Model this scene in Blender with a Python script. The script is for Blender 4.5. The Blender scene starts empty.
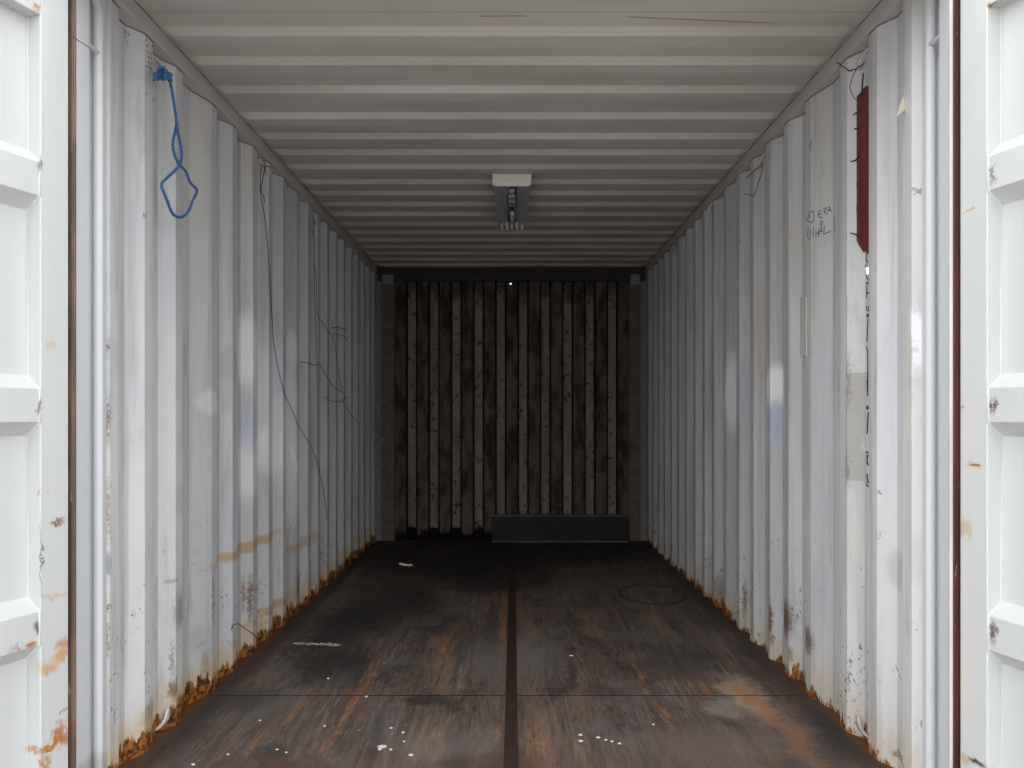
import bpy, bmesh, math, random
from mathutils import Vector, Matrix
random.seed(7)
SC = bpy.context.scene
COL = SC.collection

# ---------------------------------------------------------------- camera, sky, exposure
F, VX, VY, EYE = 920.0, 513.2, 415.0, 1.106
cam_d = bpy.data.cameras.new('camera')
cam = bpy.data.objects.new('camera', cam_d)
COL.objects.link(cam)
cam.location = (0, 0, EYE)
cam.rotation_euler = (math.pi / 2, 0, 0)
cam_d.sensor_width = 36.0
cam_d.lens = F / 1024 * 36
cam_d.shift_x = -1.2 / 1024
cam_d.shift_y = 31.0 / 1024
cam_d.clip_start = 0.05
SC.camera = cam

world = bpy.data.worlds.new('overcast_sky')
SC.world = world
world.use_nodes = True
# overcast: bright overhead, dimmed near the horizon so less light reaches the closed end
_wt = world.node_tree
_bg = _wt.nodes['Background']
_tc = _wt.nodes.new('ShaderNodeTexCoord')
_sep = _wt.nodes.new('ShaderNodeSeparateXYZ')
_cr = _wt.nodes.new('ShaderNodeValToRGB')
_wt.links.new(_tc.outputs['Generated'], _sep.inputs[0])
_wt.links.new(_sep.outputs['Z'], _cr.inputs[0])
_wt.links.new(_cr.outputs[0], _bg.inputs['Color'])
_e = _cr.color_ramp.elements
_e[0].position, _e[0].color = 0.0, (0.66, 0.66, 0.66, 1)
_e[1].position, _e[1].color = 0.62, (0.95, 0.975, 1.0, 1)
_m = _cr.color_ramp.elements.new(0.16)
_m.color = (0.72, 0.725, 0.73, 1)
_m = _cr.color_ramp.elements.new(0.34)
_m.color = (0.88, 0.895, 0.91, 1)
_bg.inputs['Strength'].default_value = 1.35

SC.view_settings.view_transform = 'Standard'
SC.view_settings.look = 'None'
SC.view_settings.exposure = 1.47
SC.view_settings.gamma = 1.0
SC.view_settings.use_curve_mapping = False
SC.cycles.max_bounces = 10
SC.cycles.diffuse_bounces = 8
SC.cycles.glossy_bounces = 4


# ---------------------------------------------------------------- node helper
class G:
    def __init__(self, name, rough=0.55, metal=0.0, spec=0.4):
        self.m = bpy.data.materials.new(name)
        self.m.use_nodes = True
        self.t = self.m.node_tree
        self.b = self.t.nodes['Principled BSDF']
        self.b.inputs['Roughness'].default_value = rough
        self.b.inputs['Metallic'].default_value = metal
        self.b.inputs['Specular IOR Level'].default_value = spec
        self._p = None
        self._d = {}

    def new(self, k):
        return self.t.nodes.new(k)

    def put(self, v, sock):
        if isinstance(v, bpy.types.NodeSocket):
            self.t.links.new(v, sock)
        else:
            if isinstance(v, (tuple, list)) and len(v) == 3 and sock.type == 'RGBA':
                v = (*v, 1)
            sock.default_value = v

    def pos(self):
        if self._p is None:
            self._p = self.new('ShaderNodeNewGeometry').outputs['Position']
        return self._p

    def math(self, op, a, b=0.0, clamp=False):
        n = self.new('ShaderNodeMath')
        n.operation = op
        n.use_clamp = clamp
        self.put(a, n.inputs[0])
        self.put(b, n.inputs[1])
        return n.outputs[0]

    def vec(self, op, a, b):
        n = self.new('ShaderNodeVectorMath')
        n.operation = op
        self.put(a, n.inputs[0])
        self.put(b, n.inputs[1])
        return n.outputs['Value'] if op == 'LENGTH' else n.outputs[0]

    def xyz(self, v=None):
        n = self.new('ShaderNodeSeparateXYZ')
        self.put(v if v is not None else self.pos(), n.inputs[0])
        return n.outputs

    def noise(self, sc=(1, 1, 1), detail=4, rough=0.55, off=0.0, col=False):
        if not isinstance(sc, (tuple, list)):
            sc = (sc, sc, sc)
        v = self.vec('MULTIPLY', self.pos(), sc)
        if off:
            v = self.vec('ADD', v, (off, off * 1.7, off * 0.3))
        n = self.new('ShaderNodeTexNoise')
        n.inputs['Scale'].default_value = 1.0
        n.inputs['Detail'].default_value = detail
        n.inputs['Roughness'].default_value = rough
        self.put(v, n.inputs['Vector'])
        return n.outputs['Color' if col else 'Fac']

    def step(self, x, lo, hi, to0=0.0, to1=1.0):
        n = self.new('ShaderNodeMapRange')
        n.interpolation_type = 'SMOOTHSTEP'
        rev = lo > hi
        if rev:
            lo, hi, to0, to1 = hi, lo, to1, to0
        self.put(x, n.inputs['Value'])
        n.inputs['From Min'].default_value = lo
        n.inputs['From Max'].default_value = hi
        n.inputs['To Min'].default_value = to0
        n.inputs['To Max'].default_value = to1
        return n.outputs['Result']

    def mix(self, f, a, b):
        n = self.new('ShaderNodeMix')
        n.data_type = 'RGBA'
        self.put(f, n.inputs[0])
        self.put(a, n.inputs[6])
        self.put(b, n.inputs[7])
        return n.outputs[2]

    def warped(self, sc, amp):
        k = (sc, amp)
        if k not in self._d:
            c = self.noise(sc, 7, 0.72, 3.1, col=True)
            c = self.vec('SUBTRACT', c, (0.5, 0.5, 0.5))
            c = self.vec('MULTIPLY', c, (amp, amp, amp))
            self._d[k] = self.vec('ADD', self.pos(), c)
        return self._d[k]

    def blob(self, c, r, sc=9, amp=0.1, lo=0.75, hi=1.1):
        """mask of a stain: 1 inside the ellipsoid, 0 outside, edge roughened by noise"""
        v = self.vec('SUBTRACT', self.warped(sc, amp), c)
        v = self.vec('DIVIDE', v, r)
        return self.step(self.vec('LENGTH', v, (0, 0, 0)), hi, lo)

    def stain(self, col, c, r, color, k=1.0, **kw):
        f = self.blob(c, r, **kw)
        if k != 1.0:
            f = self.math('MULTIPLY', f, k)
        return self.mix(f, col, color)

    def bump(self, h, strength=0.3, dist=0.01):
        n = self.new('ShaderNodeBump')
        n.inputs['Strength'].default_value = strength
        n.inputs['Distance'].default_value = dist
        self.put(h, n.inputs['Height'])
        self.t.links.new(n.outputs[0], self.b.inputs['Normal'])

    def out(self, col):
        self.put(col, self.b.inputs['Base Color'])
        return self.m


def plain(name, c, rough=0.6, metal=0.0, var=0.15, sc=20, spec=0.35):
    g = G(name, rough, metal, spec)
    n = g.noise(sc, 4)
    a = tuple(x * (1 - var) for x in c)
    b = tuple(min(1, x * (1 + var)) for x in c)
    return g.out(g.mix(n, a, b))


# ---------------------------------------------------------------- mesh helpers
class MB:
    def __init__(self):
        self.v, self.f, self.sm = [], [], []

    def add(self, vs, fs, smooth=False):
        b = len(self.v)
        self.v += [Vector(p) for p in vs]
        for f in fs:
            self.f.append(tuple(b + i for i in f))
            self.sm.append(smooth)
        return self

    def box(self, a, b, M=None):
        (x0, y0, z0), (x1, y1, z1) = a, b
        vs = [Vector(p) for p in [(x0, y0, z0), (x1, y0, z0), (x1, y1, z0), (x0, y1, z0),
                                  (x0, y0, z1), (x1, y0, z1), (x1, y1, z1), (x0, y1, z1)]]
        if M:
            vs = [M @ p for p in vs]
        return self.add(vs, [(0, 3, 2, 1), (4, 5, 6, 7), (0, 1, 5, 4), (1, 2, 6, 5), (2, 3, 7, 6), (3, 0, 4, 7)])

    def prism(self, poly, a, b, fn):
        """poly: 2D points; fn(p, q, t) -> 3D; extruded t from a to b"""
        n = len(poly)
        vs = [fn(p, q, a) for p, q in poly] + [fn(p, q, b) for p, q in poly]
        fs = [tuple(range(n))[::-1], tuple(range(n, 2 * n))]
        fs += [(i, (i + 1) % n, n + (i + 1) % n, n + i) for i in range(n)]
        return self.add(vs, fs)

    def tube(self, pts, r, n=8, closed=False, cap=True):
        pts = [Vector(p) for p in pts]
        rs = r if isinstance(r, (list, tuple)) else [r] * len(pts)
        N = len(pts)
        up = None
        vs = []
        for i, p in enumerate(pts):
            if closed:
                t = pts[(i + 1) % N] - pts[i - 1]
            else:
                t = pts[min(i + 1, N - 1)] - pts[max(i - 1, 0)]
            t.normalize()
            if up is None:
                up = Vector((0, 0, 1)) if abs(t.z) < 0.9 else Vector((1, 0, 0))
            a = (up - t * up.dot(t))
            if a.length < 1e-5:
                a = t.orthogonal()
            a.normalize()
            up = a
            b = t.cross(a)
            vs += [p + (a * math.cos(2 * math.pi * k / n) + b * math.sin(2 * math.pi * k / n)) * rs[i] for k in range(n)]
        fs = []
        M_ = N if closed else N - 1
        for i in range(M_):
            j = (i + 1) % N
            fs += [(i * n + k, i * n + (k + 1) % n, j * n + (k + 1) % n, j * n + k) for k in range(n)]
        self.add(vs, fs, True)
        if cap and not closed:
            self.add(vs[:n], [tuple(range(n))[::-1]])
            self.add(vs[-n:], [tuple(range(n))])
        return self

    def build(self, name, m, parent=None, loc=None, bevel=0.0, seg=2, solid=0.0, merge=False):
        base = Vector(loc) if loc is not None else (parent['_b'] if parent and '_b' in parent else None)
        if base is not None:
            base = Vector(base)
        me = bpy.data.meshes.new(name)
        vs = [p - base for p in self.v] if base is not None else self.v
        me.from_pydata([tuple(p) for p in vs], [], self.f)
        me.polygons.foreach_set('use_smooth', self.sm)
        me.materials.append(m)
        bm = bmesh.new()
        bm.from_mesh(me)
        if merge:
            bmesh.ops.remove_doubles(bm, verts=bm.verts, dist=1e-5)
        bmesh.ops.recalc_face_normals(bm, faces=bm.faces)
        bm.to_mesh(me)
        bm.free()
        o = bpy.data.objects.new(name, me)
        COL.objects.link(o)
        if parent:
            o.parent = parent
            if base is not None and loc is not None:
                pb = Vector(parent['_b']) if '_b' in parent else Vector((0, 0, 0))
                o.location = base - pb
        elif base is not None:
            o.location = base
        if base is not None:
            o['_b'] = tuple(base)
        if solid:
            s = o.modifiers.new('thickness', 'SOLIDIFY')
            s.thickness = solid
            s.offset = 0
        if bevel:
            b = o.modifiers.new('edge', 'BEVEL')
            b.width = bevel
            b.segments = seg
            b.limit_method = 'ANGLE'
        return o


def tag(o, label, cat, group=None, kind=None):
    if label:
        o['label'] = label
    if cat:
        o['category'] = cat
    if group:
        o['group'] = group
    if kind:
        o['kind'] = kind
    return o


def struct(o, label=None, cat=None, group=None):
    o['kind'] = 'structure'
    return tag(o, label, cat, group)


def empty(name, base):
    o = bpy.data.objects.new(name, None)
    COL.objects.link(o)
    o.location = base
    o.empty_display_size = 0.05
    o['_b'] = tuple(base)
    return o


def smooth_path(pts, n=6, closed=False):
    pts = [Vector(p) for p in pts]
    N = len(pts)
    out = []
    rng = range(N if closed else N - 1)
    for i in rng:
        p1, p2 = pts[i], pts[(i + 1) % N]
        p0 = pts[i - 1] if (closed or i > 0) else p1
        p3 = pts[(i + 2) % N] if (closed or i + 2 < N) else p2
        for k in range(n):
            t = k / n
            out.append(0.5 * ((2 * p1) + (p2 - p0) * t + (2 * p0 - 5 * p1 + 4 * p2 - p3) * t * t + (3 * p1 - p0 - 3 * p2 + p3) * t ** 3))
    if not closed:
        out.append(pts[-1])
    return out


# ---------------------------------------------------------------- dimensions
ZC = 2.39            # underside of the ceiling ribs
ZU = 2.41            # upper level of the ceiling sheet
YB = 8.14            # end wall
XL, XR = 1.205, 1.166            # ridges of the side walls
DEP = 0.036
LS = [2.935, 3.21, 3.60, 3.877, 4.185, 4.46, 4.74, 5.04, 5.33, 5.60, 5.88, 6.17, 6.46, 6.76, 7.06, 7.35, 7.63, 7.90]
RS = [2.875, 3.14, 3.53, 3.82, 4.10, 4.385, 4.665, 4.955, 5.255, 5.52, 5.805, 6.095, 6.385, 6.685, 6.985, 7.275, 7.56, 7.84]


def plan(x, starts, y0):
    """plan polyline of a corrugated side wall: (distance from the centre line, depth)"""
    p = [(x + 0.06, y0 - 0.002), (x, y0), (x, y0 + 0.062), (x + DEP, y0 + 0.13)]
    for i, s in enumerate(starts):
        a = 0.078 if i in (2, 7) else 0.0      # long slope where two sheets are welded
        p += [(x + DEP, s - a), (x, s + 0.071), (x, s + 0.138), (x + DEP, s + 0.206)]
    p[-1] = (x + DEP, max(p[-1][1], YB - 0.05))
    p.append((x + DEP, YB + 0.05))
    return p


PL = plan(XL, LS, 2.745)
PR = plan(XR, RS, 2.690)


def on_wall(px, py, off=0.003):
    """where the sight line of a picture point meets the corrugated side wall"""
    side = -1 if px < VX else 1
    P = PL if side < 0 else PR
    k = abs(px - VX) / F                # x = k*y
    for (x0, y0), (x1, y1) in zip(P, P[1:]):
        # x0 + t(x1-x0) = k (y0 + t (y1-y0))
        den = (x1 - x0) - k * (y1 - y0)
        if abs(den) < 1e-9:
            continue
        t = (k * y0 - x0) / den
        if -1e-6 <= t <= 1 + 1e-6:
            x, y = x0 + t * (x1 - x0), y0 + t * (y1 - y0)
            n = Vector((y1 - y0, -(x1 - x0))).normalized()
            nx, ny = -abs(n.x), (-n.y if n.x > 0 else n.y)
            if x1 < x0:
                ny = -abs(ny)
            elif x1 > x0:
                ny = abs(ny)
            x, y = x + nx * off, y + ny * off
            return Vector((side * x, y, EYE - (py - VY) * y / F))
    return Vector((side * P[-1][0], YB, EYE - (py - VY) * YB / F))


def on_floor(px, py, z=0.0):
    d = F * (EYE - z) / (py - VY)
    return Vector(((px - VX) * d / F, d, z))


def on_x(px, py, x):
    d = F * x / (px - VX)
    return Vector((x, d, EYE - (py - VY) * d / F))


def at(px, py, d):
    return Vector(((px - VX) * d / F, d, EYE - (py - VY) * d / F))


# ---------------------------------------------------------------- materials
RUST_D = (0.055, 0.022, 0.012)
RUST_O = (0.40, 0.145, 0.028)
RUST_Y = (0.50, 0.30, 0.12)


def wall_stain(g, col, px, py, rpx, rpy, color, k=1.0, **kw):
    c = on_wall(px, py)
    a, b = on_wall(px - rpx, py), on_wall(px + rpx, py)
    ry = max(0.012, abs(a.y - b.y) / 2)
    rz = rpy * c.y / F
    return g.stain(col, tuple(c), (0.25, ry, rz), color, k, **kw)


def wall_material(name, side):
    g = G(name, 0.5, spec=0.35)
    x, y, z = g.xyz()
    big = g.noise((1.2, 1.2, 0.8), 3)
    col = g.mix(g.step(big, 0.35, 0.65), (0.585, 0.60, 0.625), (0.68, 0.69, 0.70))
    # every sheet facet has weathered a little differently
    w = g.new('ShaderNodeTexWhiteNoise')
    w.noise_dimensions = '1D'
    g.put(g.math('FLOOR', g.math('MULTIPLY', y, 7.2)), w.inputs['W'])
    col = g.mix(g.math('MULTIPLY', w.outputs['Value'], 0.42), col, (0.66, 0.635, 0.58))
    streak = g.noise((14, 14, 0.7), 5, 0.6, 5)
    col = g.mix(g.step(streak, 0.46, 0.74, 0, 0.6), col, (0.36, 0.36, 0.385))
    smud = g.noise((9, 9, 2.2), 7, 0.7, 45)
    col = g.mix(g.step(smud, 0.54, 0.70, 0, 0.45), col, (0.37, 0.36, 0.36))
    cool = g.noise((2, 5, 1.3), 3, 0.5, 11)
    col = g.mix(g.step(cool, 0.55, 0.75, 0, 0.45), col, (0.50, 0.535, 0.63))
    white, blue, grey, tan = (0.96, 0.96, 1.0), (0.54, 0.58, 0.76), (0.40, 0.40, 0.43), (0.50, 0.42, 0.32)
    soft = dict(sc=8, amp=0.07, lo=0.5, hi=1.15)
    if side < 0:
        for a in [(248, 350, 10, 42, white, 0.8), (262, 400, 14, 70, white, 0.5), (288, 425, 11, 70, white, 0.75), (276, 420, 8, 75, white, 0.7), (262, 285, 10, 40, grey, 0.25), (291, 350, 6, 22, white, 0.6), (250, 465, 10, 40, white, 0.6),
                  (272, 450, 14, 30, white, 0.6), (249, 425, 8, 30, blue, 0.55), (284, 380, 6, 30, blue, 0.45), (289, 485, 10, 50, white, 0.5),
                  (230, 365, 8, 22, grey, 0.35), (228, 400, 7, 20, grey, 0.3), (212, 402, 8, 14, white, 0.4), (320, 440, 6, 40, white, 0.25),
                  (183, 410, 6, 90, grey, 0.25), (196, 640, 10, 18, grey, 0.3), (106, 565, 3, 14, (0.33, 0.33, 0.36), 0.8)]:
            col = wall_stain(g, col, *a, **soft)
        for a in [(250, 547, 38, 7, RUST_Y, 0.75), (300, 543, 20, 7, RUST_Y, 0.5), (276, 605, 14, 4, RUST_O, 0.55), (265, 612, 24, 5, RUST_Y, 0.6),
                  (256, 588, 10, 3, RUST_Y, 0.5), (172, 581, 8, 3, RUST_O, 0.45), (182, 500, 3, 20, tan, 0.3)]:
            col = wall_stain(g, col, *a, sc=14, amp=0.05, lo=0.5, hi=1.1)
        for a in [(174, 690, 7, 16, 0.9), (172, 660, 3, 30, 0.55), (151, 715, 7, 25, 0.7), (243, 595, 3, 28, 0.75), (250, 600, 4, 38, 0.8), (299, 590, 3, 30, 0.8), (325, 590, 3, 20, 0.8),
                  (213, 600, 2, 45, 0.6), (98, 345, 1.5, 7, 0.9), (95, 610, 3, 5, 0.9), (92, 640, 1.5, 30, 0.6), (107, 420, 1, 40, 0.7), (107, 510, 1, 55, 0.5), (126, 37, 2, 16, 0.6),
                  (145, 216, 2, 4, 0.8), (180, 610, 4, 30, 0.5), (205, 665, 6, 22, 0.5)]:
            col = wall_stain(g, col, *a[:4], (0.13, 0.06, 0.03), a[4], sc=55, amp=0.11, lo=0.2, hi=0.9)
    else:
        for a in [(734, 392, 8, 46, white, 1.0), (746, 392, 6, 25, blue, 0.55), (778, 388, 9, 26, white, 1.0), (779, 425, 8, 28, blue, 0.8),
                  (829, 400, 10, 80, blue, 0.25), (914, 340, 4, 36, white, 0.7), (900, 400, 20, 120, (0.56, 0.58, 0.66), 0.3), (805, 250, 8, 70, tan, 0.2),
                  (765, 340, 6, 60, tan, 0.3), (900, 570, 4, 22, grey, 0.5), (912, 560, 6, 30, grey, 0.25), (858, 560, 8, 60, (0.68, 0.66, 0.60), 0.5)]:
            col = wall_stain(g, col, *a, **soft)
        # grey touched-up patch
        c = on_wall(857, 427)
        dz = g.math('ABSOLUTE', g.math('SUBTRACT', z, 1.066))
        dy = g.math('ABSOLUTE', g.math('SUBTRACT', y, 3.175))
        rag = g.math('MULTIPLY', g.noise(60, 3), 0.012)
        m = g.math('MULTIPLY', g.step(g.math('ADD', dz, rag), 0.194, 0.190), g.step(g.math('ADD', dy, rag), 0.052, 0.048))
        chip = g.math('MULTIPLY', g.step(g.noise((25, 25, 14), 3, 0.6, 4), 0.60, 0.63), g.step(z, 1.06, 0.95))
        m = g.math('MULTIPLY', m, g.math('SUBTRACT', 1.0, chip))
        col = g.mix(m, col, (0.46, 0.455, 0.43))
        for a in [(690, 590, 3, 20, 0.9), (712, 605, 3, 22, 1.0), (722, 600, 4, 40, 0.6), (770, 620, 3, 30, 0.95), (786, 618, 4, 30, 0.9), (772, 640, 3, 8, 0.9), (808, 640, 3, 22, 0.8), (745, 600, 4, 32, 0.7),
                  (790, 655, 4, 14, 0.7), (878, 492, 2, 3, 1), (880, 534, 1.5, 6, 0.9), (929, 190, 2, 4, 0.8), (900, 755, 3, 6, 0.9), (848, 680, 2, 20, 0.7),
                  (811, 145, 2, 8, 0.6), (848, 382, 3, 45, 0.45), (847, 470, 3, 30, 0.4), (740, 240, 1.2, 5, 0.5)]:
            col = wall_stain(g, col, *a[:4], (0.14, 0.065, 0.03), a[4], sc=55, amp=0.11, lo=0.2, hi=0.9)
    # chipped paint, thicker low down
    chips = g.noise(38, 5, 0.7, 21)
    low = g.step(z, 1.0, 0.05, 0.0, 0.115)
    chips = g.math('ADD', chips, low)
    col = g.mix(g.math('MULTIPLY', g.step(chips, 0.70, 0.72), g.step(g.noise((4, 4, 2.5), 3, 0.6, 41), 0.47, 0.56)), col, (0.17, 0.085, 0.045))
    scuff = g.noise((30, 30, 9), 4, 0.6, 31)
    col = g.mix(g.step(g.math('ADD', scuff, g.math('MULTIPLY', low, 0.6)), 0.68, 0.78, 0, 0.45), col, (0.30, 0.28, 0.27))
    # rust climbing from the floor joint
    h = g.math('ADD', z, g.math('MULTIPLY', g.math('SUBTRACT', g.noise((24, 24, 8), 8, 0.72, 9), 0.5), 0.26))
    col = g.mix(g.step(h, 0.20, 0.05, 0, 0.7 if side < 0 else 0.35), col, (0.60, 0.42, 0.20))
    amt = g.noise((1.7, 1.7, 0.0), 2, 0.5, 14)
    edge = g.math('SUBTRACT', h, g.math('MULTIPLY', g.math('SUBTRACT', amt, 0.45 if side < 0 else 0.60), 0.20))
    rcol = g.mix(g.step(g.noise(40, 5, 0.7, 6), 0.42, 0.58), RUST_O, RUST_D)
    col = g.mix(g.step(edge, 0.05, 0.032), col, rcol)
    g.bump(g.math('ADD', g.math('MULTIPLY', g.noise((6, 6, 2.5), 3), 1.0), g.math('MULTIPLY', chips, 0.12)), 0.35, 0.02)
    return g.out(col)


def paint_material(name, base=(0.66, 0.68, 0.67), dirt=0.25, chips=0.78, stains=()):
    g = G(name, 0.42, spec=0.35)
    n = g.noise((3, 3, 1.2), 4)
    col = g.mix(n, tuple(c * 0.94 for c in base), tuple(min(0.9, c * 1.05) for c in base))
    s = g.noise((22, 22, 1.2), 4, 0.6, 4)
    col = g.mix(g.step(s, 0.55, 0.8, 0, dirt), col, (0.45, 0.44, 0.40))
    for st in stains:
        col = g.stain(col, *st[:4], **(st[4] if len(st) > 4 else {}))
    c = g.noise(42, 5, 0.7, 13)
    col = g.mix(g.step(c, chips, chips + 0.03), col, (0.17, 0.09, 0.05))
    g.bump(g.noise((7, 7, 3), 3), 0.12, 0.015)
    return g.out(col)


M_WL = wall_material('left_wall_paint', -1)
M_WR = wall_material('right_wall_paint', 1)


def ceiling_material():
    g = G('ceiling_paint', 0.6, spec=0.3)
    x, y, z = g.xyz()
    n = g.noise((0.8, 3, 1), 4)
    col = g.mix(g.step(n, 0.3, 0.7), (0.50, 0.465, 0.43), (0.62, 0.585, 0.55))
    sc = g.noise((18, 60, 10), 4, 0.7, 5)
    col = g.mix(g.step(sc, 0.70, 0.76, 0, 0.7), col, (0.22, 0.20, 0.19))
    seam = g.math('MULTIPLY', g.step(g.math('ABSOLUTE', g.math('SUBTRACT', y, 3.715)), 0.004, 0.002), g.step(g.noise((5, 5, 5), 3, 0.6, 2), 0.5, 0.56))
    col = g.mix(seam, col, (0.72, 0.70, 0.66))
    line = g.step(g.math('ABSOLUTE', g.math('SUBTRACT', y, 2.975)), 0.006, 0.003)
    col = g.mix(g.math('MULTIPLY', line, 0.35), col, (0.25, 0.23, 0.2))
    # two thin orange scratches near the door
    for cx, cy, rx, slope in ((-0.035, 3.005, 0.085, -0.02), (0.62, 3.035, 0.27, 0.10)):
        yy = g.math('SUBTRACT', g.math('SUBTRACT', y, cy), g.math('MULTIPLY', g.math('SUBTRACT', x, cx), slope))
        m = g.math('MULTIPLY', g.step(g.math('ABSOLUTE', yy), 0.007, 0.003), g.step(g.math('ABSOLUTE', g.math('SUBTRACT', x, cx)), rx, rx * 0.8))
        col = g.mix(g.math('MULTIPLY', m, 0.8), col, (0.33, 0.19, 0.08))
    g.bump(g.noise((2.5, 5, 3), 3), 0.3, 0.02)
    return g.out(col)


def floor_material():
    g = G('worn_plywood', 0.62, spec=0.3)
    x, y, z = g.xyz()
    grain = g.noise((75, 7.0, 1), 8, 0.75)
    fine = g.noise((120, 60, 1), 6, 0.75, 9)
    gr = g.math('ADD', g.math('MULTIPLY', grain, 0.65), g.math('MULTIPLY', fine, 0.35))
    col = g.mix(g.step(gr, 0.36, 0.66), (0.066, 0.048, 0.040), (0.165, 0.115, 0.088))
    blot = g.noise((3.5, 1.8, 1), 8, 0.68, 3)
    col = g.mix(g.step(blot, 0.50, 0.62, 0, 0.6), col, (0.120, 0.112, 0.113))
    blot3 = g.noise((5, 1.1, 1), 7, 0.65, 71)
    col = g.mix(g.step(blot3, 0.50, 0.64, 0, 0.55), col, (0.20, 0.125, 0.080))
    fan = g.noise((16, 1.2, 1), 8, 0.7, 27)
    col = g.mix(g.step(fan, 0.55, 0.68, 0, 0.6), col, (0.24, 0.115, 0.052))
    mid = g.noise((13, 1.0, 1), 7, 0.7, 81)
    col = g.mix(g.step(mid, 0.50, 0.62, 0, 0.6), col, (0.045, 0.036, 0.034))
    lt_ = g.noise((18, 1.3, 1), 7, 0.72, 91)
    col = g.mix(g.step(lt_, 0.55, 0.68, 0, 0.5), col, (0.25, 0.20, 0.165))
    blot2 = g.noise((3.2, 1.6, 1), 8, 0.72, 17)
    col = g.mix(g.step(blot2, 0.52, 0.62, 0, 0.8), col, (0.040, 0.033, 0.032))
    scr = g.noise((48, 2.0, 1), 7, 0.7, 51)
    col = g.mix(g.step(scr, 0.58, 0.66, 0, 0.6), col, (0.030, 0.024, 0.023))
    W = dict(sc=6, amp=0.30, lo=0.3, hi=1.15)

    def s(px, py, rx, ry, color, k, **kw):
        nonlocal col
        c = on_floor(px, py)
        o = dict(W)
        o.update(kw)
        col = g.stain(col, tuple(c), (rx, ry, 1.0), color, k, **o)
    # damp dark ground, pale rubbed places, rusty drags
    black = (0.022, 0.019, 0.019)
    s(345, 625, 0.22, 0.75, black, 0.9)
    s(330, 665, 0.16, 0.35, black, 0.7)
    s(400, 600, 0.35, 0.9, black, 0.8)
    s(240, 700, 0.16, 0.18, (0.05, 0.05, 0.055), 0.8)
    s(430, 700, 0.12, 0.1, black, 0.7)
    s(600, 690, 0.12, 0.12, (0.05, 0.042, 0.04), 0.6)
    s(675, 660, 0.2, 0.35, (0.06, 0.05, 0.05), 0.6)
    s(515, 655, 0.3, 0.5, (0.15, 0.14, 0.14), 0.5)
    s(450, 745, 0.25, 0.2, (0.16, 0.135, 0.12), 0.5)
    s(700, 745, 0.3, 0.25, (0.13, 0.095, 0.08), 0.6)
    s(746, 695, 0.10, 0.34, (0.40, 0.29, 0.20), 0.8)
    s(722, 708, 0.08, 0.15, (0.30, 0.24, 0.19), 0.6)
    s(757, 702, 0.035, 0.35, (0.34, 0.17, 0.06), 0.8)
    s(795, 740, 0.05, 0.35, (0.24, 0.10, 0.045), 0.6)
    s(830, 730, 0.10, 0.3, (0.03, 0.026, 0.028), 0.8)
    s(790, 650, 0.06, 0.7, (0.028, 0.024, 0.026), 0.8)
    F_ = dict(sc=20, amp=0.085, lo=0.1, hi=1.1)
    rustc = g.mix(g.step(gr, 0.40, 0.60), (0.13, 0.065, 0.035), (0.36, 0.175, 0.075))
    for a in [(444, 648, 0.028, 0.42, 0.9), (352, 705, 0.03, 0.45, 0.85), (376, 668, 0.02, 0.5, 0.6), (503, 615, 0.028, 1.5, 0.85), (498, 735, 0.012, 0.14, 0.9), (300, 705, 0.03, 0.35, 0.55),
              (255, 745, 0.02, 0.25, 0.5), (645, 685, 0.022, 0.5, 0.6), (665, 715, 0.02, 0.2, 0.8), (617, 615, 0.02, 0.6, 0.5), (705, 690, 0.025, 0.12, 0.8), (520, 600, 0.02, 1.5, 0.5), (436, 740, 0.05, 0.25, 0.45),
              (330, 740, 0.03, 0.2, 0.5), (535, 745, 0.06, 0.3, 0.5)]:
        s(*a[:4], rustc, a[4] * 0.9, **F_)
    for jy in (3.628, 5.93):
        col = g.mix(g.step(g.math('ABSOLUTE', g.math('SUBTRACT', y, jy)), 0.010, 0.003, 0, 0.8), col, (0.02, 0.016, 0.014))
    # faint ring
    c = on_floor(652, 594)
    r = g.vec('LENGTH', g.vec('DIVIDE', g.vec('SUBTRACT', g.warped(6, 0.03), tuple(c)), (0.20, 0.30, 1)), (0, 0, 0))
    ring = g.step(g.math('ABSOLUTE', g.math('SUBTRACT', r, 1.0)), 0.12, 0.03)
    col = g.mix(g.math('MULTIPLY', ring, 0.75), col, black)
    # chalky scrape
    c = on_floor(317, 644)
    yy = g.math('SUBTRACT', g.math('SUBTRACT', y, c.y), g.math('MULTIPLY', g.math('SUBTRACT', x, c.x), -0.16))
    m = g.math('MULTIPLY', g.step(g.math('ABSOLUTE', g.math('ADD', yy, g.math('MULTIPLY', g.math('SUBTRACT', g.noise(25, 6, 0.7, 3), 0.5), 0.16))), 0.028, 0.004),
               g.step(g.math('ABSOLUTE', g.math('SUBTRACT', x, c.x)), 0.125, 0.105))
    m = g.math('MULTIPLY', m, g.step(g.noise(50, 4, 0.7, 1), 0.38, 0.5))
    col = g.mix(m, col, (0.62, 0.61, 0.60))
    # dirt along the walls, red dust at the sill
    # shade of the closed end painted into the far floor as black blobs
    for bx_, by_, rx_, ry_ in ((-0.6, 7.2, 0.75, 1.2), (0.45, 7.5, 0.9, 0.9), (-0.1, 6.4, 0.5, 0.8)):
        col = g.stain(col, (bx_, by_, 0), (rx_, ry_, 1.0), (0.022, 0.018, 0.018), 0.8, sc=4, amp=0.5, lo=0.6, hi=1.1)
    fr = g.math('ADD', y, g.math('MULTIPLY', g.math('SUBTRACT', g.noise((5, 5, 1), 5, 0.65, 7), 0.5), 0.6))
    col = g.mix(g.step(fr, 3.08, 2.85, 0, 0.35), col, (0.12, 0.05, 0.034))
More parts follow.
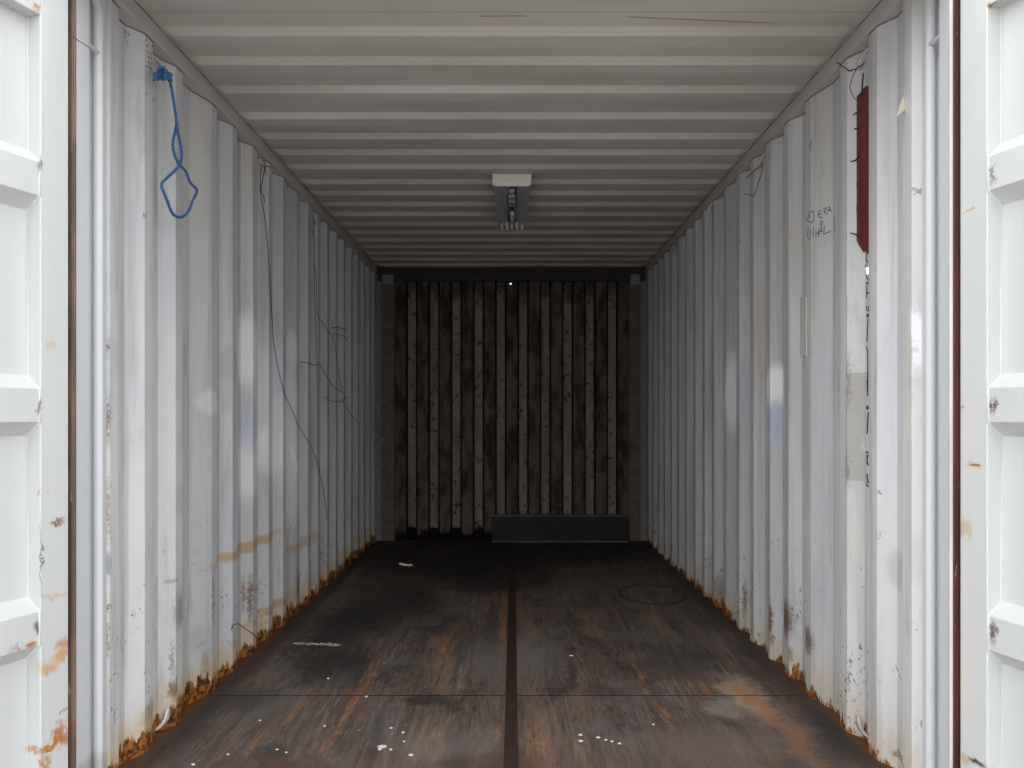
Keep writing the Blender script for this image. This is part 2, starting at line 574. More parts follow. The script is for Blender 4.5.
    for sx, xe in ((-1, XL), (1, XR)):
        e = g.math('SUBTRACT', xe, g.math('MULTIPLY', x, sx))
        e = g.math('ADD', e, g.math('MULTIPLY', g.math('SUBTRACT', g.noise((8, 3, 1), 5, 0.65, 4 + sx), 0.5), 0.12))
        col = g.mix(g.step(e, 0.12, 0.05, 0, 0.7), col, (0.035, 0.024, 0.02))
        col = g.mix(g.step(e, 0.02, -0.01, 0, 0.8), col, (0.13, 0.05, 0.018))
    # pale grit
    v = g.new('ShaderNodeTexVoronoi')
    v.inputs['Scale'].default_value = 26
    g.put(g.pos(), v.inputs['Vector'])
    pick = g.step(g.xyz(v.outputs['Color'])[0], 0.93, 0.94)
    dot = g.math('MULTIPLY', g.step(v.outputs['Distance'], 0.10, 0.05), pick)
    dot = g.math('MULTIPLY', dot, g.step(y, 4.0, 3.3))
    col = g.mix(dot, col, (0.5, 0.45, 0.38))
    g.bump(g.math('ADD', grain, blot), 0.35, 0.004)
    rr = g.step(blot2, 0.4, 0.7, 0.8, 0.62)
    g.put(rr, g.b.inputs['Roughness'])
    return g.out(col)


def end_wall_material():
    g = G('rusted_end_wall_paint', 0.8, spec=0.15)
    x, y, z = g.xyz()
    # troughs keep their grey paint, ridges are scraped to brown, webs are rusted dark
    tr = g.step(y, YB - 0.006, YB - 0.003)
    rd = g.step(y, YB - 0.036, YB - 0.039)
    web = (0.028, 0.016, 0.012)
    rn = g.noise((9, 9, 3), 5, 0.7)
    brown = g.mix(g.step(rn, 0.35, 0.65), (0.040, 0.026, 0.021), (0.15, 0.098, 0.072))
    grey = g.mix(g.step(g.noise((8, 8, 2), 4, 0.6, 5), 0.35, 0.7), (0.25, 0.225, 0.195), (0.17, 0.145, 0.118))
    pit = g.noise(22, 6, 0.75, 9)
    grey = g.mix(g.step(pit, 0.54, 0.64), grey, (0.06, 0.035, 0.025))
    top = g.math('ADD', z, g.math('MULTIPLY', g.noise(14, 4, 0.7, 2), 0.5))
    grey = g.mix(g.step(top, 2.32, 2.48, 0, 0.75), grey, (0.05, 0.04, 0.04))
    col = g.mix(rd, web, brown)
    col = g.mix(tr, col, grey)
    pk = g.noise((30, 30, 16), 5, 0.7, 15)
    col = g.mix(g.step(pk, 0.66, 0.70, 0, 0.7), col, (0.26, 0.24, 0.21))
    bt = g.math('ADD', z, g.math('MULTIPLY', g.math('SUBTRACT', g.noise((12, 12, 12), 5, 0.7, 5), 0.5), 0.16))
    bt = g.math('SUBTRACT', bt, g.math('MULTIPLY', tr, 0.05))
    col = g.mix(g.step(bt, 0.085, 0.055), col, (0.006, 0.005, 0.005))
    g.bump(pit, 0.5, 0.006)
    return g.out(col)


M_CEIL = ceiling_material()
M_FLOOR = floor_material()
M_END = end_wall_material()
M_RAIL = paint_material('rail_paint', (0.54, 0.515, 0.495), 0.3, 0.79)
M_BACKPOST = plain('stained_back_post', (0.13, 0.10, 0.085), 0.8, 0, 0.6, 14)
M_BACKHEAD = plain('sooty_steel', (0.035, 0.032, 0.036), 0.7, 0, 0.4, 6)
M_POST = paint_material('post_paint', (0.62, 0.64, 0.665), 0.35, 0.745,
                        [((-1.2, 2.65, 0.42), (0.2, 0.02, 0.05), (0.2, 0.1, 0.05), 0.8, dict(sc=45, amp=0.06, lo=0.2, hi=0.9)),
                         ((-1.2, 2.55, 0.05), (0.2, 0.2, 0.1), (0.36, 0.33, 0.3), 0.6)])
M_GROUND = plain('grey_gravel', (0.30, 0.275, 0.25), 0.9, 0, 0.25, 14)
M_STEEL = plain('dark_scaled_steel', (0.018, 0.017, 0.019), 0.7, 0.0, 0.35, 18)
M_STRIP = plain('rusty_floor_steel', (0.05, 0.026, 0.02), 0.6, 0.2, 0.5, 30)
M_WIRE = plain('black_wire_coating', (0.025, 0.022, 0.024), 0.5)
M_INK = plain('black_marker_ink', (0.07, 0.075, 0.10), 0.6)
M_STENCIL = plain('black_stencil_paint', (0.025, 0.025, 0.03), 0.6)
M_ROD = plain('painted_rod', (0.62, 0.60, 0.57), 0.5, 0, 0.15, 60)
M_RODR = plain('rust_stained_rod', (0.50, 0.42, 0.36), 0.6, 0, 0.35, 60)

# ---------------------------------------------------------------- ground, floor
o = MB().box((-14, -12, -0.45), (14, 22, -0.25)).build('ground', M_GROUND, loc=(0, 0, -0.45))
struct(o, 'grey gravel yard the container stands on', 'ground')

mb = MB()
ys = [2.56, 3.628, 5.93, YB - 0.0]
for a, b in zip(ys, ys[1:]):
    mb.box((-XL - 0.04, a + 0.0015, -0.03), (-0.030, b - 0.0015, 0))
    mb.box((0.016, a + 0.0015, -0.03), (XR + 0.04, b - 0.0015, 0))
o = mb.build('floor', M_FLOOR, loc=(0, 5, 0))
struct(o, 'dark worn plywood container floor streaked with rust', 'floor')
mb = MB().box((-1.26, 2.47, -0.26), (1.22, YB + 0.06, -0.031))
o = mb.build('trim_1', M_STEEL, loc=(0, 5, -0.2))
struct(o, 'dark steel underframe below the floor boards', 'underframe')
mb = MB().box((-0.029, 2.56, -0.03), (0.015, YB - 0.002, 0.002))
mb.box((-0.018, 2.56, 0.002), (-0.013, YB - 0.002, 0.004)).box((0.0, 2.56, 0.002), (0.004, YB - 0.002, 0.004))
o = mb.build('trim_2', M_STRIP, loc=(0, 5, 0))
struct(o, 'rusty steel strip along the middle of the floor', 'floor strip')
M_SILL = plain('red_brown_sill_paint', (0.14, 0.045, 0.035), 0.6, 0, 0.4, 25)
o = MB().box((-1.26, 2.40, -0.12), (1.22, 2.558, 0.001)).build('trim_3', M_SILL, loc=(0, 2.5, -0.1), bevel=0.004)
struct(o, 'red-brown steel door sill', 'sill')


# ---------------------------------------------------------------- side walls
def side_wall(name, P, side, mat, hole=None):
    zs = [-0.03, 0.3, 0.8, 1.3, 1.8, 2.2, ZU - 0.058]
    pts = list(P)
    if hole:
        hy0, hy1, hz0, hz1 = hole
        zs = sorted(set(zs + [hz0, hz1]))
        out = []
        for (a, b) in zip(pts, pts[1:]):
            out.append(a)
            for h in (hy0, hy1):
                if a[1] < h < b[1]:
                    out.append((a[0] + (b[0] - a[0]) * (h - a[1]) / (b[1] - a[1]), h))
        out.append(pts[-1])
        pts = out
    mb = MB()
    nz = len(zs)
    vs = [(side * x, y, z) for x, y in pts for z in zs]
    fs = []
    for i in range(len(pts) - 1):
        for k in range(nz - 1):
            if hole and abs(pts[i][1] - hy0) < 1e-6 and abs(zs[k] - hz0) < 1e-6:
                continue
            fs.append((i * nz + k, (i + 1) * nz + k, (i + 1) * nz + k + 1, i * nz + k + 1))
    mb.add(vs, fs)
    o = mb.build(name, mat, loc=(side * 1.2, 5, 0), solid=0.003)
    b = o.modifiers.new('rolled_edges', 'BEVEL')
    b.width = 0.008
    b.segments = 3
    b.limit_method = 'ANGLE'
    b.angle_limit = math.radians(15)
    return o


wl = struct(side_wall('wall_left', PL, -1, M_WL), 'grey-white corrugated steel wall on the left, rust along its foot', 'wall')
hp = on_wall(867.2, 271, 0)
wr = struct(side_wall('wall_right', PR, 1, M_WR, (hp.y - 0.015, hp.y + 0.012, hp.z - 0.012, hp.z + 0.012)),
            'grey-white corrugated steel wall on the right with marker writing and a grey patch', 'wall')

# roof rails
M_SEAM = plain('dirty_seam', (0.19, 0.16, 0.14), 0.8, 0, 0.4, 30)
for _w, _P, _s in ((wl, PL, -1), (wr, PR, 1)):
    _z = ZU - 0.0595
    _pts = [(_s * (x - 0.002), y, _z) for x, y in _P if y > 2.6][1:]
    _o = MB().tube(_pts, 0.0024, 5).build('weld_seam', M_SEAM, _w)
    _o['label'] = 'dark wavy seam under the roof rail'
RL, RR = 1.190, 1.158


def rail(name, side, xi, xo, label):
    mb = MB()
    prof = [(xi, ZU - 0.058), (xi, ZU + 0.004), (xi + 0.02, ZU + 0.03), (xo, ZU + 0.03), (xo, ZU - 0.058)]
    mb.prism(prof, 2.56, YB + 0.05, lambda p, q, t: (side * p, t, q))
    o = mb.build(name, M_RAIL, loc=(side * 1.2, 5, 2.38), bevel=0.006)
    MB().tube([(side * (xi - 0.0015), 2.57, ZU - 0.001), (side * (xi - 0.0015), YB, ZU - 0.001)], 0.0022, 5).build('sealed_joint', M_SEAM, o)
    return struct(o, label, 'roof rail')


rail('trim_4', -1, RL, 1.27, 'painted steel roof rail above the left wall')
rail('trim_5', 1, RR, 1.235, 'painted steel roof rail above the right wall')

# ---------------------------------------------------------------- ceiling
RD = [3.117, 3.375, 3.67, 3.99, 4.28, 4.54, 4.80, 5.11, 5.37, 5.65, 5.93, 6.23, 6.52, 6.80, 7.08, 7.36, 7.64, 7.90]


def xs_grid():
    l = [-RL - 0.03, -RL + 0.012, -RL + 0.03, -RL + 0.05, -RL + 0.075, -RL + 0.10, -RL + 0.13, -0.8, -0.4, 0, 0.4, 0.8,
         RR - 0.13, RR - 0.10, RR - 0.075, RR - 0.05, RR - 0.03, RR - 0.012, RR + 0.03]
    return l


def amp(x):
    e = (x + RL) if x < 0 else (RR - x)
    t = max(0, min(1, (e + 0.010) / 0.055))
    return t * t * (3 - 2 * t)


rows = [(2.40, 0.0)]
for d in RD:
    rows += [(d - 0.032, 0.0), (d, 1.0), (d + 0.10, 1.0), (d + 0.135, 0.0)]
rows.append((YB + 0.05, 0.0))
X = sorted(set(xs_grid() + [-RL + 0.022, -RL + 0.04, -RL + 0.06, RR - 0.022, RR - 0.04, RR - 0.06, -RL + 0.003, RR - 0.003]))
vs = []
for (y, a) in rows:
    for x in X:
        k = amp(x)
        yy = y
        if a == 1.0:      # the pressed rib narrows where it runs out
            mid = y
        vs.append((x, yy, ZU - (ZU - ZC) * a * k))
nx = len(X)
fs = [(i * nx + k, (i + 1) * nx + k, (i + 1) * nx + k + 1, i * nx + k + 1) for i in range(len(rows) - 1) for k in range(nx - 1)]
mb = MB().add(vs, fs)
o = mb.build('ceiling', M_CEIL, loc=(0, 5, ZU), solid=0.002)
bv = o.modifiers.new('rolled_edges', 'BEVEL')
bv.width = 0.005
bv.segments = 2
bv.limit_method = 'ANGLE'
bv.angle_limit = math.radians(18)
struct(o, 'warm grey ribbed steel roof sheet seen from below', 'ceiling')

# front header over the door opening (above the picture)
o = MB().box((-1.27, 2.42, 2.305), (1.235, 2.56, ZU + 0.06)).build('trim_6', M_RAIL, loc=(0, 2.5, 2.4), bevel=0.006)
struct(o, 'steel header over the door opening', 'header')


# ---------------------------------------------------------------- front corner posts
def corner_post(name, side, x, y0, yend, label):
    """box post, a channel behind it, then a bull-nosed bar that joins the wall"""
    S = lambda p, q, t: (side * p, q, t)
    r = empty(name, (side * x, y0, -0.1))
    struct(r, label, 'corner post')
    mb = MB()
    mb.prism([(x - 0.004, y0 + 0.012), (x - 0.004, y0 + 0.098), (x + 0.002, y0 + 0.104), (x + 0.07, y0 + 0.104), (x + 0.07, y0 + 0.002), (x + 0.01, y0 + 0.002)], -0.25, ZU + 0.03, S)
    mb.build('post', M_POST, r, bevel=0.004)
    mb = MB()
    mb.prism([(x + 0.045, y0 + 0.10), (x + 0.07, y0 + 0.10), (x + 0.07, yend), (x + 0.045, yend)], -0.25, ZU + 0.0, S)
    mb.build('channel_back', M_POST, r)
    mb = MB()      # folded cover plates between bar and first corrugation
    mb.prism([(x + 0.016, y0 + 0.222), (x + 0.016, y0 + 0.25), (x + 0.022, y0 + 0.252), (x + 0.022, yend - 0.002), (x + 0.045, yend - 0.002), (x + 0.045, y0 + 0.20)], -0.05, ZU - 0.03, S)
    mb.build('cover_plate', M_POST, r, bevel=0.002)
    mb = MB()
    zt = 2.34
    c = Vector((side * (x + 0.018), y0 + 0.200, 0))
    pts = [(c.x, c.y, -0.05), (c.x, c.y, 1.0), (c.x, c.y, zt - 0.05), (c.x + side * 0.008, c.y - 0.003, zt - 0.02), (c.x + side * 0.03, c.y - 0.01, zt)]
    mb.tube(pts, 0.0145, 16)
    mb.build('round_bar', M_POST, r)
    for z in (2.155, 1.2 - 0.02, 0.03):
        if z > 1.9 or z < 0.1:
            m2 = MB()
            m2.tube([(side * (x + 0.012), y0 + 0.100, z - 0.002), (side * (x + 0.012), y0 + 0.15, z + 0.002), (c.x - side * 0.003, c.y - 0.01, z + 0.005)], 0.0075, 8)
            m2.build('lashing_rod', M_POST, r)
    return r


corner_post('trim_7', -1, XL - 0.012, 2.485, 2.76, 'grey-white steel corner post left of the opening')
corner_post('trim_8', 1, XR + 0.006, 2.425, 2.70, 'grey-white steel corner post right of the opening')

# ---------------------------------------------------------------- end wall
yR, yT = YB - 0.042, YB
prof = []
x = -0.895 - 0.0983 * 2
pitch = 0.1965
xw0, xw1 = at(396, 0, YB).x, at(628.5, 0, YB).x
prof.append((xw0 - 0.10, yT))
cx = -0.895 - pitch / 2          # centre of a ridge
ridges = []
for i in range(11):
    c = cx + i * pitch
    prof += [(c - 0.064, yT), (c - 0.044, yR), (c + 0.044, yR), (c + 0.064, yT)]
    ridges.append(c)
prof.append((XR + 0.0, yT))
# last webs run into the posts
mb = MB()
hx, hz = at(510.6, 283.8, YB - 0.042).x, at(510.6, 283.8, YB - 0.042).z
zs = [0.0, 0.3, 0.6, 1.0, 1.5, 2.0, hz - 0.006, hz + 0.006, 2.33]
nz = len(zs)
_k = [i for i in range(len(prof) - 1) if prof[i][0] < hx < prof[i + 1][0]][0]
prof[_k + 1:_k + 1] = [(hx - 0.006, yR), (hx + 0.006, yR)]
vs, fs = [], []
for (px_, py_) in prof:
    for k, z in enumerate(zs):
        if k == 0:
            z = 0.015 if py_ < YB - 0.02 else 0.0
        vs.append((px_, py_, z))
for i in range(len(prof) - 1):
    for k in range(nz - 1):
        if i == _k + 1 and k == 6:
            continue      # small rusted-through hole
        fs.append((i * nz + k, (i + 1) * nz + k, (i + 1) * nz + k + 1, i * nz + k + 1))
# rounded feet of the ridges
for c in ridges:
    ring = [(c + 0.044 * math.cos(a), yR, 0.022 + 0.022 * math.sin(a)) for a in [math.pi + math.pi * k / 8 for k in range(9)]]
    mb.add(ring, [tuple(range(9))])
mb.add(vs, fs)
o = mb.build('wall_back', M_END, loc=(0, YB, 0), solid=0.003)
struct(o, 'rust-brown corrugated end wall with grey painted troughs', 'wall')
# outer skin keeps daylight out of the gaps
o = MB().box((-1.27, YB + 0.012, -0.25), (hx - 0.02, YB + 0.03, ZU + 0.03)).box((hx + 0.02, YB + 0.012, -0.25), (1.235, YB + 0.03, ZU + 0.03)) \
    .box((hx - 0.02, YB + 0.012, -0.25), (hx + 0.02, YB + 0.03, hz - 0.015)).box((hx - 0.02, YB + 0.012, hz + 0.02), (hx + 0.02, YB + 0.03, ZU + 0.03)).build('trim_9', M_BACKHEAD, loc=(0, YB, 0))
struct(o, 'dark steel frame plate behind the end wall', 'end frame')

zb = EYE - (281 - VY) * 8.06 / F
mb = MB().box((-RL, 8.06, zb), (RR, YB + 0.01, ZU + 0.005)).box((-RL, 8.045, ZC - 0.05), (RR, 8.06, ZU + 0.005))
o = mb.build('trim_10', M_BACKHEAD, loc=(0, 8.1, 2.3), bevel=0.004)
struct(o, 'sooty steel header across the top of the end wall', 'header')


M_PLATE = plain('dirty_grey_plate', (0.20, 0.195, 0.20), 0.8, 0, 0.3, 9)


def back_post(name, px0, px1, label):
    y = 8.075
    s_ = -1 if px0 < VX else 1
    a, b = at(px0, 0, y).x, at(px1, 0, y).x
    r = empty(name, ((a + b) / 2, y, 0))
    struct(r, label, 'corner post')
    mb = MB().box((a, y, 0.0), (b, YB + 0.01, zb + 0.03))
    # a narrow folded rib beside the post
    s = 1 if a < 0 else -1
    e = b if a < 0 else a
    for k in (0.018, 0.05):
        x0, x1 = sorted((e + s * k, e + s * (k + 0.018)))
        mb.box((x0, y + 0.03, 0), (x1, YB + 0.01, zb + 0.01))
    mb.build('post', M_BACKPOST, r, bevel=0.005)
    e0, e1 = sorted((s_ * (XL + 0.045 if s_ < 0 else XR + 0.045), a if s_ < 0 else b))
    MB().box((e0, y + 0.012, 0), (e1, y + 0.03, ZU - 0.058)).build('cover_plate', M_PLATE, r)
    z0, z1 = EYE - (285 - VY) * y / F, EYE - (274.5 - VY) * y / F
    m2 = MB().box((a + 0.012, y - 0.022, z0), (b - 0.006, y + 0.01, z1))
    p = m2.build('corner_block', plain('block_paint', (0.22, 0.21, 0.21), 0.7), r, bevel=0.006)
    p['label'] = 'pale square block on top of the post'
    return r


back_post('trim_11', 381.0, 394.5, 'stained corner post left of the end wall')
back_post('trim_12', 629.0, 640.5, 'brown corner post right of the end wall')


# ---------------------------------------------------------------- doors
def door(name, side, hx, hy, ang, label, mats):
    """open leaf: u runs out from the hinge edge, w points into the opening, z up"""
    ca, sa = math.cos(math.radians(ang)), math.sin(math.radians(ang))
    d = Vector((side * sa, -ca, 0))
    n = Vector((-side * ca, -sa, 0))
    H = Vector((side * hx, hy, 0))
    pt = lambda u, w, z: H + d * u + n * w + Vector((0, 0, z))
    r = empty(name, (side * hx, hy, -0.1))
    struct(r, label, 'container door')
    mf, mp = mats
    z0, z1 = -0.09, 2.30
    S = 0.098
    mb = MB()

    def bx(u0, u1, w0, w1, a, b):
        vs = [pt(u, w, z) for z in (a, b) for (u, w) in ((u0, w0), (u1, w0), (u1, w1), (u0, w1))]
        mb.add(vs, [(0, 3, 2, 1), (4, 5, 6, 7), (0, 1, 5, 4), (1, 2, 6, 5), (2, 3, 7, 6), (3, 0, 4, 7)])
    bx(0.0, S, -0.05, 0, z0, z1)
    bx(1.07, 1.165, -0.05, 0, z0, z1)
    zt = 2.135
    bx(S, 1.07, -0.05, 0, zt, z1)
    bx(S, 1.07, -0.05, 0, z0, 0.145)
    mb.build('door_frame', mf, r, bevel=0.003)
    # corrugated infill
    prof = [(-0.043, 0.13)]
    for c in (0.558, 1.131, 1.713):
        prof += [(-0.043, c - 0.078), (-0.004, c - 0.042), (-0.004, c + 0.042), (-0.043, c + 0.078)]
    prof.append((-0.043, zt + 0.01))
    mb = MB()
    us = [S - 0.004, S + 0.03, 0.35, 0.6, 0.85, 1.08]
    vs = [pt(u, w, z) for (w, z) in prof for u in us]
    nu = len(us)
    mb.add(vs, [(i * nu + k, (i + 1) * nu + k, (i + 1) * nu + k + 1, i * nu + k + 1) for i in range(len(prof) - 1) for k in range(nu - 1)])
    o = mb.build('door_panel', mp, r, solid=0.003)
    b = o.modifiers.new('pressed_edges', 'BEVEL')
    b.width = 0.012
    b.segments = 4
    b.limit_method = 'ANGLE'
    b.angle_limit = math.radians(15)
    # weld fillets at the panel edge
    mb = MB()
    path = []
    for (w, z) in prof:
        path.append(pt(S + 0.001, w + 0.002, z))
    mb.tube(path, 0.0035, 6)
    mb.build('weld_bead', mp, r)
    return r, pt


def door_stains(side):
    if side < 0:
        W = dict(sc=16, amp=0.10, lo=0.25, hi=1.0)
        X_ = -1.205

        def p(px, py):
            return tuple(at(px, py, 2.46 - (68 - px) * 0.0033))
        L = [(p(60, 655), (0.05, 0.05, 0.02), RUST_Y, 0.9, W), (p(48, 668), (0.03, 0.05, 0.03), RUST_Y, 0.8, W), (p(64, 642), (0.02, 0.05, 0.03), RUST_O, 0.7, W),
             (p(50, 746), (0.07, 0.08, 0.014), RUST_O, 0.95, W), (p(62, 735), (0.02, 0.08, 0.05), RUST_O, 0.9, W), (p(65, 712), (0.01, 0.05, 0.015), RUST_O, 0.8, W),
             (p(52, 595), (0.05, 0.06, 0.012), RUST_Y, 0.5, W), (p(58, 523), (0.02, 0.05, 0.008), (0.2, 0.08, 0.04), 0.9, W), (p(42, 492), (0.006, 0.05, 0.012), RUST_O, 0.8, W),
             (p(40, 768), (0.012, 0.05, 0.05), RUST_O, 0.8, W), (p(52, 345), (0.006, 0.05, 0.03), RUST_Y, 0.5, W), (p(41, 560), (0.003, 0.06, 0.16), RUST_D, 0.7, dict(sc=40, amp=0.03, lo=0.2, hi=0.9)),
             (p(40, 165), (0.004, 0.06, 0.035), (0.1, 0.08, 0.07), 0.8, dict(sc=40, amp=0.02, lo=0.2, hi=0.9)), (p(40, 407), (0.004, 0.06, 0.035), (0.12, 0.08, 0.07), 0.9, dict(sc=40, amp=0.02, lo=0.2, hi=0.9)),
             (p(37, 628), (0.006, 0.06, 0.03), (0.12, 0.06, 0.05), 0.9, dict(sc=40, amp=0.02, lo=0.2, hi=0.9)), (p(30, 645), (0.008, 0.06, 0.01), RUST_O, 0.9, dict(sc=40, amp=0.01, lo=0.4, hi=0.9)),
             (p(15, 650), (0.04, 0.06, 0.02), (0.2, 0.14, 0.1), 0.6, dict(sc=60, amp=0.09, lo=0.1, hi=0.7)), (p(36, 7), (0.012, 0.08, 0.012), RUST_O, 0.8, W)]
        return L
    W = dict(sc=16, amp=0.06, lo=0.25, hi=1.0)

    def p(px, py):
        return tuple(at(px, py, 2.41 - (px - 960) * 0.0033))
    K = dict(sc=45, amp=0.025, lo=0.2, hi=0.95)
    return [(p(977, 762), (0.02, 0.06, 0.010), RUST_D, 0.95, K), (p(966, 760), (0.006, 0.06, 0.02), RUST_Y, 0.7, W), (p(963, 530), (0.006, 0.06, 0.05), RUST_Y, 0.6, W),
            (p(974, 465), (0.006, 0.05, 0.004), RUST_D, 1.0, dict(sc=40, amp=0.005, lo=0.6, hi=1.0)), (p(974, 465), (0.012, 0.05, 0.014), RUST_Y, 0.5, W), (p(966, 212), (0.014, 0.05, 0.004), RUST_Y, 0.9, W),
            (p(993, 405), (0.004, 0.06, 0.034), (0.12, 0.07, 0.06), 0.95, K), (p(991, 175), (0.004, 0.06, 0.035), (0.14, 0.1, 0.08), 0.8, K), (p(992, 632), (0.004, 0.06, 0.045), (0.12, 0.07, 0.06), 0.95, K),
            (p(995, 4), (0.010, 0.08, 0.012), RUST_O, 0.95, W), (p(965, 680), (0.012, 0.06, 0.12), (0.62, 0.58, 0.46), 0.6, W), (p(964, 407), (0.003, 0.05, 0.006), RUST_O, 0.8, K),
            (p(1006, 340), (0.004, 0.08, 0.2), (0.48, 0.47, 0.42), 0.5, K)]


ML = paint_material('left_door_paint', (0.535, 0.55, 0.55), 0.16, 0.80, door_stains(-1))
MR = paint_material('right_door_paint', (0.54, 0.56, 0.55), 0.14, 0.81, door_stains(1))
d1, pt1 = door('door_1', -1, 1.190, 2.462, 15.5, 'open white steel door leaf at the left edge with rust runs', (ML, ML))
d2, pt2 = door('door_2', 1, 1.172, 2.412, 12.5, 'open white steel door leaf at the right edge beside a maroon seal', (MR, MR))


def seal_material(name, a, b, chipc):
    g = G(name, 0.5)
    n = g.noise((30, 30, 4), 5, 0.65)
    col = g.mix(g.step(n, 0.35, 0.65), a, b)
    f = g.noise((60, 60, 9), 5, 0.7, 8)
    col = g.mix(g.step(f, 0.64, 0.68, 0, 0.8), col, chipc)
    return g.out(col)


M_SEALL = seal_material('brown_seal', (0.05, 0.028, 0.022), (0.12, 0.075, 0.05), (0.3, 0.2, 0.12))
M_TAN = seal_material('tan_primer', (0.10, 0.06, 0.04), (0.20, 0.125, 0.085), (0.42, 0.30, 0.2))
M_MAROON = seal_material('maroon_seal', (0.045, 0.011, 0.012), (0.075, 0.020, 0.018), (0.35, 0.25, 0.22))
M_CREAM = seal_material('cream_edge', (0.52, 0.48, 0.44), (0.60, 0.57, 0.53), (0.25, 0.12, 0.08))


def strip_at(px0, px1, d, depth, name, mat, parent, label, rounded=0.004):
    a, b = sorted((at(px0, 0, d).x, at(px1, 0, d).x))
    mb = MB().box((a, d, -0.09), (b, d + depth, 2.30))
    o = mb.build(name, mat, parent, bevel=rounded)
    if label:
        o['label'] = label
    return o


strip_at(67.0, 70.8, 2.484, 0.009, 'seal', M_SEALL, d1, 'dark brown rubber seal', 0.002)
strip_at(70.6, 73.2, 2.486, 0.009, 'hinge_edge', M_TAN, d1, 'tan rusty edge', 0.003)
strip_at(73.0, 75.2, 2.487, 0.009, 'hinge_edge', M_TAN, d1, 'tan rusty edge', 0.003)
strip_at(953.2, 960.8, 2.426, 0.009, 'seal', M_MAROON, d2, 'maroon seal strip', 0.003)
strip_at(949.8, 953.4, 2.428, 0.009, 'hinge_edge', M_CREAM, d2, 'cream painted edge', 0.002)


# ---------------------------------------------------------------- lashing rings
def ring_mesh():
    """rod bent to a narrow U, ends welded to the wall; local axes: x into the room, y along the wall, z up"""
    pts = [(-0.02, -0.006, 0.0), (0.0, -0.005, -0.004), (0.022, -0.002, -0.028), (0.030, 0.006, -0.055), (0.029, 0.020, -0.066), (0.027, 0.034, -0.055), (0.020, 0.042, -0.028), (0.0, 0.045, -0.004), (-0.02, 0.046, 0.0)]
    mb = MB()
    mb.tube(smooth_path(pts, 4), 0.0062, 8)
    return mb


ring0 = ring_mesh().build('lashing_ring', M_ROD)
ring0['_b'] = (0, 0, 0)
GR = 'small lashing rings along the tops and feet of the walls'
specs = [  # px, py, side, flip(z), label, material
    (158, 56, -1, 1, 'pale bent lashing ring under the left roof rail with blue rope tied to it', 0),
    (263, 163, -1, 1, 'lashing ring under the left roof rail where the long black wire starts', 0),
    (312, 211, -1, 1, 'lashing ring under the left roof rail holding the thin blue cord', 0),
    (866, 58, 1, 1, 'pale lashing ring above the dark red board on the right', 0),
    (764, 161, 1, 1, 'lashing ring under the right roof rail with a bent black wire', 0),
    (713, 215, 1, 1, 'small lashing ring under the right roof rail, third from the opening', 0),
    (160, 741, -1, -1, 'white lashing ring standing at the rusty foot of the left wall', 0),
    (866, 741, 1, -1, 'rust-stained lashing ring standing at the foot of the right wall', 1),
    (677, 249, 1, 1, 'small lashing ring under the right roof rail, fourth from the opening', 0),
]
for i, (px, py, sd, fl, lab, mt) in enumerate(specs):
    o = ring0 if i == 0 else ring0.copy()
    if i:
        COL.objects.link(o)
    if mt:
        o.data = o.data.copy()
        o.data.materials[0] = M_RODR
    w = on_wall(px, py, 0)
    z = 2.348 if fl > 0 else 0.012
    o.location = (w.x, w.y - 0.02, z)
    o.scale = (-sd * 0.95, 0.9, fl * 0.95)
    tag(o, lab, 'lashing ring', GR)


# ---------------------------------------------------------------- ropes and wires
def braid(path, r, strands=3, turns_per_m=20, n=6):
    mb = MB()
    L = [0]
    for a, b in zip(path, path[1:]):
        L.append(L[-1] + (b - a).length)
    for s in range(strands):
        pts = []
        up = None
        for i, p in enumerate(path):
            t = (path[min(i + 1, len(path) - 1)] - path[max(i - 1, 0)]).normalized()
            a = Vector((1, 0, 0)) - t * t.x
            if a.length < 0.1:
                a = t.orthogonal()
            a.normalize()
            b = t.cross(a)
            th = L[i] * turns_per_m * 2 * math.pi + s * 2 * math.pi / strands
            pts.append(p + (a * math.cos(th) + b * math.sin(th)) * r * 0.62)
        mb.tube(pts, r * 0.5, n)
    return mb


def resample(pts, step):
    out = [pts[0]]
    for a, b in zip(pts, pts[1:]):
        n = max(1, int((b - a).length / step))
        out += [a.lerp(b, (k + 1) / n) for k in range(n)]
    return out


g = G('blue_polypropylene_rope', 0.45, spec=0.5)
M_BLUE = g.out(g.mix(g.noise(90, 3), (0.02, 0.10, 0.28), (0.07, 0.21, 0.46)))
M_BLUE2 = plain('faded_blue_cord', (0.16, 0.24, 0.38), 0.6)

RX = -1.165
R = lambda px, py, dx=0.0: on_x(px, py, RX + dx)
base = R(166, 76)
rope = empty('rope', tuple(base))
tag(rope, 'bright blue twisted rope with an open loop hanging from the left roof rail', 'rope')
